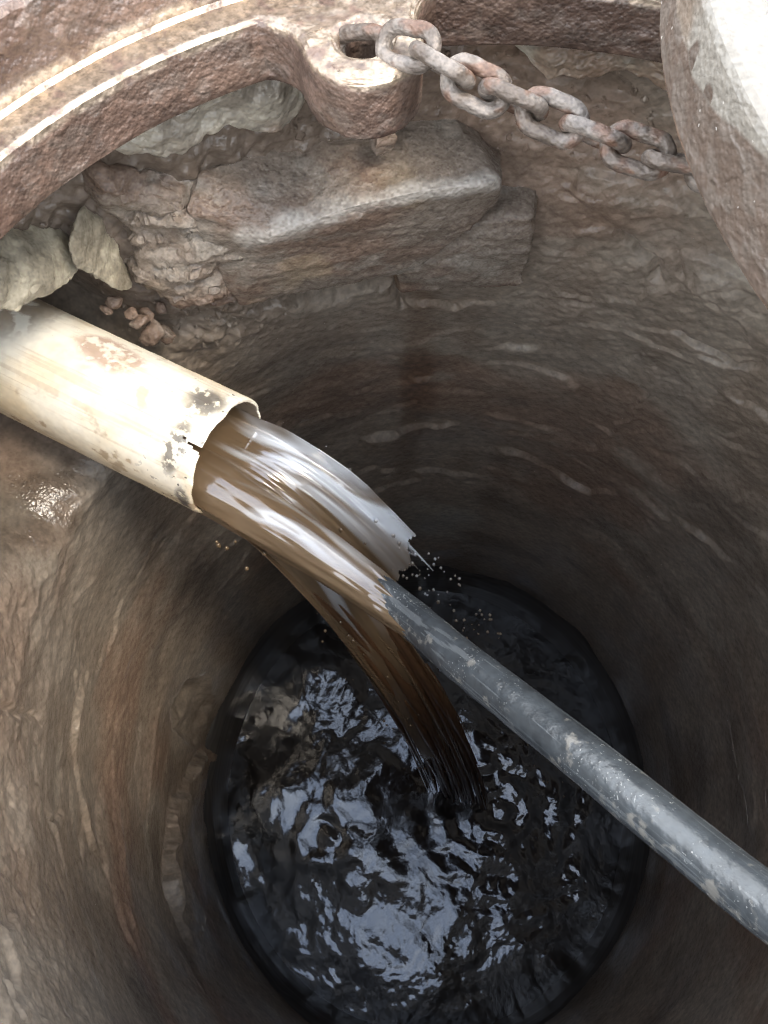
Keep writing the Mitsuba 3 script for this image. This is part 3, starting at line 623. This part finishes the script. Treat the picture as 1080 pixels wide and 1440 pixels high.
# ------------------------------------------------------------------ chain
def link(c, d, up, length=.0395, width=.0248, wire=.0081, seed=0):
    d = np.asarray(d, float); d /= np.linalg.norm(d)
    up = np.asarray(up, float); up -= d * (up @ d); up /= np.linalg.norm(up)
    r = (width - wire) / 2; h = (length - wire) / 2 - r
    t = np.linspace(-np.pi / 2, np.pi / 2, 9)
    loop = [(h + r * math.cos(x), r * math.sin(x)) for x in t] + [(0, r)] + [(-h - r * math.cos(x), r * math.sin(x)) for x in t[::-1]] + [(0, -r)]
    pts = [np.asarray(c) + d * x + up * y for x, y in loop]
    return tube(pts, wire / 2, sides=20, step=.0014, closed=True, noise=lambda V, u, a: .00045 * fb(V, 140, 3, seed) + .0003 * fb(V, 420, 2, seed + 1))
CH = [[-0.0783, 0.2657, -0.047], [-0.0535, 0.2510, -0.034], [-0.036, 0.2377, -0.035], [-0.0183, 0.2284, -0.040], [0.0008, 0.2227, -0.043], [0.0205, 0.2130, -0.046], [0.0425, 0.2045, -0.049], [0.0638, 0.1955, -0.051], [0.0842, 0.1870, -0.051], [.1045, .180, -.047], [.126, .176, -.034], [.145, .173, -.018]]
CH = np.array(CH)
view_up = np.array([0, .55, .6])
for i, c in enumerate(CH):
    d = CH[min(i + 1, len(CH) - 1)] - CH[max(i - 1, 0)]
    d = d / np.linalg.norm(d)
    flat = np.array([0.15, .75, .65]); edge = np.cross(d, flat); edge /= np.linalg.norm(edge)
    up = flat if i % 2 == 1 else edge
    if i == 0: d, up = np.array([.85, -.42, .35]), np.array([.1, .5, .8])
    key = 'chain__link' if i == 0 else 'chain__link_%03d' % i
    put(key, link(c, d, up + .12 * rng(i).normal(size=3), seed=i), 'm_chain')
labels['chain'] = {'label': 'rusty short link chain from the lug to the iron cover', 'category': 'chain'}

# ------------------------------------------------------------------ drain pipe
def drain_pipe():
    n, L = 160, .46
    prof = np.r_[[(-L, PR)], [(-x, PR) for x in np.linspace(L, .004, 180)[1:]], [(-.001, PR - .0005), (0, PR - .0015), (-.0006, PR - .0034)], [(-x, PR - .0038) for x in np.linspace(.004, L, 60)]]
    ang = np.arange(n) * 2 * np.pi / n
    S, R = prof[:, 0][:, None], prof[:, 1][:, None]
    rag = .0016 * fb(np.stack([np.cos(ang) * 4, np.sin(ang) * 4, 0 * ang], -1), 1, 3, 2)
    S = S + rag[None] * np.exp(S / .01)
    oval = 1 + .012 * np.cos(2 * (ang - .9))[None] * np.exp(S / .08)
    R = R * oval + .0006 * fb(np.stack([S * 30, np.cos(ang)[None] * 2 + 0 * S, np.sin(ang)[None] * 2 + 0 * S], -1), 1, 3, 7)
    V = PM + S[..., None] * PD + (R * np.cos(ang))[..., None] * PL + (R * np.sin(ang))[..., None] * np.array([0, 0, 1.])
    m = len(prof)
    i, j = np.meshgrid(np.arange(m - 1), np.arange(n), indexing='ij')
    # a split torn back from the lip
    keep = ~((S[:-1] > -.021) & (np.abs(ang[None] - 2.02 - .35 * S[:-1] / .02 * .3) < .055 * (1 + S[:-1] / .021)))
    F = np.stack([i * n + j, i * n + (j + 1) % n, (i + 1) * n + (j + 1) % n, (i + 1) * n + j], -1)[keep]
    return V.reshape(-1, 3), F.reshape(-1, 4)
put('drain_pipe', drain_pipe(), 'm_pipe', smooth=50)
labels['drain_pipe'] = {'label': 'cream plastic drain pipe with black smears and a split mouth, pouring brown water', 'category': 'pipe'}

# ------------------------------------------------------------------ hose
HOSE = [(-.42, .253, -.320), (-.30, .19, -.322), (-.196, .133, -.327), (-.105, .080, -.344), (-.0632, .050, -.345), (-.0192, -.0012, -.3045), (.0249, -.0524, -.2592), (.0690, -.1035, -.2149), (.1131, -.1547, -.1715), (.140, -.186, -.130), (.168, -.219, -.060), (.190, -.247, .004), (.222, -.289, .032), (.29, -.37, .032), (.5, -.6, .020), (.9, -1.0, .014), (1.5, -1.4, .014)]
HR = .0145
put('hose', tube(HOSE, HR, sides=48, step=.003, noise=lambda V, u, a: .0005 * fb(V, 50, 3, 1) + .0002 * fb(V, 220, 2, 3)), 'm_hose')
labels['hose'] = {'label': 'dark grey scuffed hose running diagonally from the pipe mouth to the lower right', 'category': 'hose'}

# ------------------------------------------------------------------ water stream
V0 = .80
def jet():
    ns, nu = 330, 150
    s = np.r_[np.linspace(-.10, 0, 50), np.linspace(0, .455, ns - 50)]       # before the mouth: metres; after: metres horizontally
    u = np.linspace(-1, 1, nu)
    S, U = np.meshgrid(s, u, indexing='ij')
    t = np.maximum(S, 0) / (V0 + .22 * U + .30 * np.clip(U - .3, 0, 1))
    send = np.interp(U, [-1, -.45, -.1, .2, 1], [.22, .26, .17, .135, .145]) + .016 * fb(np.stack([U * 3, 0 * U, 0 * U], -1), 1, 3, 61)
    half = np.interp(S, [-.1, 0, .08, .2, .35, .46], [.0435, .0435, .045, .038, .028, .020])
    lat = U * half
    # underside follows the pipe's floor, upper side is the water level; then both thin out
    floor = -np.sqrt(np.maximum(.0440 ** 2 - np.minimum(np.abs(lat), .0439) ** 2, 0))
    level = np.interp(S, [-.1, -.03, 0, .05, .12, .46], [-.017, -.017, -.017, -.017, -.017, -.018])
    round_ = np.interp(S, [0, .06, .2], [0, .5, 1.0])
    edge = np.sqrt(np.maximum(1 - U ** 2, 0))
    level = level + round_ * .010 * (edge - .6)
    floor = floor * np.interp(S, [0, .1, .3, .46], [1, .85, .55, .4])
    level = np.maximum(level, floor + .0004)
    pinch = edge ** .35
    mid = (level + floor) / 2; hh = (level - floor) / 2 * np.where(S > 0, pinch, 1) * np.clip((send - S) / .09, 0, 1) ** .8
    fall = -4.9 * t ** 2
    sfl = S - .25 * 0
    P = np.stack([U * 5, S * 6, 0 * S], -1)
    grow = np.clip((S + .06) / .12, 0, 1)
    rid = 1.5 * (.0045 * fb(np.stack([U * 2.6 + .9 * fb(P, .8, 2, 3), S * 9, 0 * S], -1), 1, 2, 1) + .0010 * fb(np.stack([U * 8 + 1.5 * fb(P, 1.5, 2, 8), S * 16, 0 * S], -1), 1, 3, 2) + .0003 * fb(np.stack([U * 36, S * 12, 0 * S], -1), 1, 2, 4)) * grow
    # the far shoulder heaps up where the flow rolls off the pipe wall
    rid = rid + grow * .006 * np.exp(-((U - .62) / .25) ** 2) * np.interp(S, [-.02, .03, .12, .25], [0, 1, .8, .2])
    wob = .006 * np.clip(S / .25, 0, 1) * fb(np.stack([U * 3, S * 9, 0 * S + 3], -1), 1, 3, 9)
    def side(h):
        return PM + (S + wob)[..., None] * PD + (lat * (1 + 0 * S))[..., None] * PL + (h + fall)[..., None] * np.array([0, 0, 1.])
    top, bot = side(mid + hh + rid), side(mid - hh + .5 * rid)
    V = np.concatenate([top.reshape(-1, 3), bot.reshape(-1, 3)])
    n, m = S.shape; N = n * m
    i, j = np.meshgrid(np.arange(n - 1), np.arange(m - 1), indexing='ij')
    keep = (S < send)[1:, 1:].ravel()
    Ft = np.stack([i * m + j, (i + 1) * m + j, (i + 1) * m + j + 1, i * m + j + 1], -1).reshape(-1, 4)[keep]
    Fb = Ft[:, ::-1] + N
    i = np.arange(n - 1)
    i = i[(S < send)[1:, 0]]
    E1 = np.stack([i * m, N + i * m, N + (i + 1) * m, (i + 1) * m], -1)
    i = np.arange(n - 1)[(S < send)[1:, -1]]
    E2 = np.stack([i * m + m - 1, (i + 1) * m + m - 1, N + (i + 1) * m + m - 1, N + i * m + m - 1], -1)
    return V, np.vstack([Ft, Fb, E1, E2]), 
jv, jf = jet()
# keep the solid jet to where it breaks up
put('water_stream__jet', (jv, jf), 'm_muddy')

def tongue():
    """water sliding along the hose out of the mouth, thinning to nothing"""
    from scipy.interpolate import CubicSpline
    p = np.array(HOSE); s = np.r_[0, np.cumsum(np.linalg.norm(np.diff(p, axis=0), axis=1))]
    cs = CubicSpline(s, p, bc_type='natural')
    u = np.linspace(s[2] - .05, s[2] + .20, 190)
    q, t = cs(u), cs(u, 1); t /= np.linalg.norm(t, axis=1, keepdims=True)
    upv = np.array([0, 0, 1.]) - t * t[:, 2:]; upv /= np.linalg.norm(upv, axis=1, keepdims=True)
    sd = np.cross(t, upv)                                # near side (towards -x,-y)
    ang = np.linspace(0, 2 * np.pi, 91)[:-1]
    x = (u - u[0]) / (u[-1] - u[0])
    X, A = np.meshgrid(x, ang, indexing='ij')
    Xe = X + .10 * np.cos(A + .9) + .07 * fb(np.stack([np.cos(A) * 3, np.sin(A) * 3, 0 * A], -1), 1, 3, 15)
    film = np.interp(Xe, [0, .25, .45, .7, .84, .96], [.015, .013, .0095, .0055, .0026, -.0025])
    # more water on top and on the far shoulder; hangs below as it falls away
    film = film * (.75 + .35 * np.cos(A) + .15 * np.cos(2 * A)) + .0022 * fb(np.stack([np.cos(A) * 2.5, np.sin(A) * 2.5, X * 3], -1), 1, 3, 5) * np.clip(X * 4, 0, 1) + .0006 * fb(np.stack([np.cos(A) * 9, np.sin(A) * 9, X * 5], -1), 1, 3, 6)
    R = HR + film
    V = q[:, None] + R[..., None] * (np.cos(A)[..., None] * upv[:, None] + np.sin(A)[..., None] * sd[:, None])
    n, m = A.shape
    i, j = np.meshgrid(np.arange(n - 1), np.arange(m), indexing='ij')
    F = np.stack([i * m + j, i * m + (j + 1) % m, (i + 1) * m + (j + 1) % m, (i + 1) * m + j], -1).reshape(-1, 4)
    return V.reshape(-1, 3), F
put('water_stream__tongue', tongue(), 'm_muddy')

def strands(seed, count, wmin, wmax, flat, ulo, uhi, tmin, tmax):
    r = rng(seed); out = []
    for k in range(count):
        u0 = r.uniform(ulo, uhi); v = (V0 + .22 * u0 + .30 * max(u0 - .3, 0)) * r.uniform(.86, 1.03); z0 = -.016 - .018 * r.random()
        ta = r.uniform(tmin, tmax)
        tb = min(ta + r.uniform(.10, .24) * (1 if uhi < .5 else .45), .497)
        tt = np.linspace(ta, tb, 22)
        half = np.interp(tt, [0, .1, .25, .5], [.044, .043, .036, .026])
        lat = u0 * half + .003 * np.sin(tt * r.uniform(10, 25) + r.uniform(0, 6))
        pts = PM + (v * tt)[:, None] * PD + lat[:, None] * PL + (z0 - 4.9 * tt ** 2)[:, None] * np.array([0, 0, 1.])
        w = r.uniform(wmin, wmax)
        m = tube(pts, lambda x, w=w: w * np.sin(np.pi * np.clip(x, .02, .98)) ** .6 + .0002, sides=8, step=.02)
        out.append(m)
    return trimesh.util.concatenate(out)
put('water_stream__strand', trimesh.util.concatenate([strands(5, 80, .0007, .0022, 1, -1, -.05, .10, .36), strands(9, 60, .0006, .0018, 1, .1, 1, .01, .06)]), 'm_muddy')
put('water_stream__veil', strands(6, 120, .002, .0060, 1, -.95, -.05, .12, .40), 'm_curtain')
def droplets():
    r = rng(17); out = []
    for k in range(90):
        u0 = r.choice([-1, 1]) * r.uniform(.7, 1.25); t = r.uniform(.04, .44); v = (V0 + .22 * u0) * r.uniform(.8, 1.12)
        half = np.interp(t, [0, .1, .25, .5], [.044, .046, .044, .040])
        q = PM + v * t * PD + u0 * half * PL + np.array([0, 0, -.02 - 4.9 * t * t + r.normal() * .012])
        m = trimesh.creation.icosphere(subdivisions=1, radius=r.uniform(.0006, .0021)); m.apply_scale([1, 1, r.uniform(1, 2.2)]); m.apply_translation(q)
        out.append(m)
    return trimesh.util.concatenate(out)
def spray():
    r = rng(23); out = []
    for k in range(170):
        u0 = r.uniform(.0, 1.05); t = r.uniform(.09, .22) if k % 3 else r.uniform(.12, .16); v = (V0 + .22 * u0 + .30 * max(u0 - .3, 0)) * r.uniform(.85, 1.05)
        q = PM + v * t * PD + u0 * .043 * PL + np.array([0, 0, -.02 - 4.9 * t * t + r.normal() * .008])
        m = trimesh.creation.icosphere(subdivisions=1, radius=r.uniform(.0005, .0019)); m.apply_scale([1, 1, r.uniform(1, 2.2)]); m.apply_translation(q)
        out.append(m)
    return trimesh.util.concatenate(out)
put('water_stream__droplet', trimesh.util.concatenate([droplets(), spray()]), 'm_muddy')
labels['water_stream__droplet'] = {'label': 'drops flung off the falling water', 'kind': 'stuff'}
labels['water_stream__veil'] = {'label': 'translucent brown curtain of falling water', 'kind': 'stuff'}
labels['water_stream'] = {'label': 'muddy brown water pouring from the drain pipe over the hose into the pool', 'category': 'stream of water'}
labels['water_stream__strand'] = {'label': 'thin falling strands of brown water', 'kind': 'stuff'}

# ------------------------------------------------------------------ pool
def pool():
    n = 620
    g = np.linspace(-.44, .44, n)
    X, Y = np.meshgrid(g, g, indexing='ij')
    P = np.stack([X, Y, 0 * X], -1)
    wx, wy = .03 * fb(P, 7, 3, 1), .03 * fb(P, 7, 3, 2)
    Q = np.stack([X + wx, Y + wy, 0 * X], -1)
    busy = .25 + .75 * np.clip(.5 + 1.6 * (X - .5 * Y) + .8 * fb(P, 5, 2, 8), 0, 1)
    H = .14 * ((X ** 2 + Y ** 2) - (X ** 2 + Y ** 2) ** 2 / .34 - .04) + .0052 * fb(Q, 8.5, 1, 3) + .0019 * fb(Q, 17, 2, 4) + busy * (.0010 * fb(Q, 34, 2, 6) + .00045 * fb(Q, 85, 2, 5))
    # rings spreading from the plunge, and the eddy on the left
    for cx, cy, a, lam, fall in ((.14, -.04, .0014, .062, .16), (-.20, -.10, .0016, .070, .07)):
        d = np.hypot(X + 1.6 * wx - cx, 1.2 * (Y + 1.6 * wy - cy))
        H += a * np.cos(d / lam * 2 * np.pi) * np.exp(-d / fall)
    H += .0012 * fb(Q, 26, 2, 12) * np.clip(.3 - 2.5 * X, 0, 1)
    Z = -1.511 + H
    c = np.hypot(X - 0, Y) < .432
    V = np.stack([X + .02, 1.06 * Y + .01, Z], -1).reshape(-1, 3)
    i, j = np.meshgrid(np.arange(n - 1), np.arange(n - 1), indexing='ij')
    k = c[:-1, :-1]
    F = np.stack([i * n + j, (i + 1) * n + j, (i + 1) * n + j + 1, i * n + j + 1], -1)[k].reshape(-1, 4)
    used = np.unique(F); re = np.zeros(n * n, int); re[used] = np.arange(len(used))
    return V[used], re[F]
put('water', pool(), 'm_pool')
labels['water'] = {'label': 'dark rippled water at the bottom of the shaft', 'kind': 'structure'}
labels['ground'] = {'label': 'pale ground around the manhole', 'kind': 'structure'}
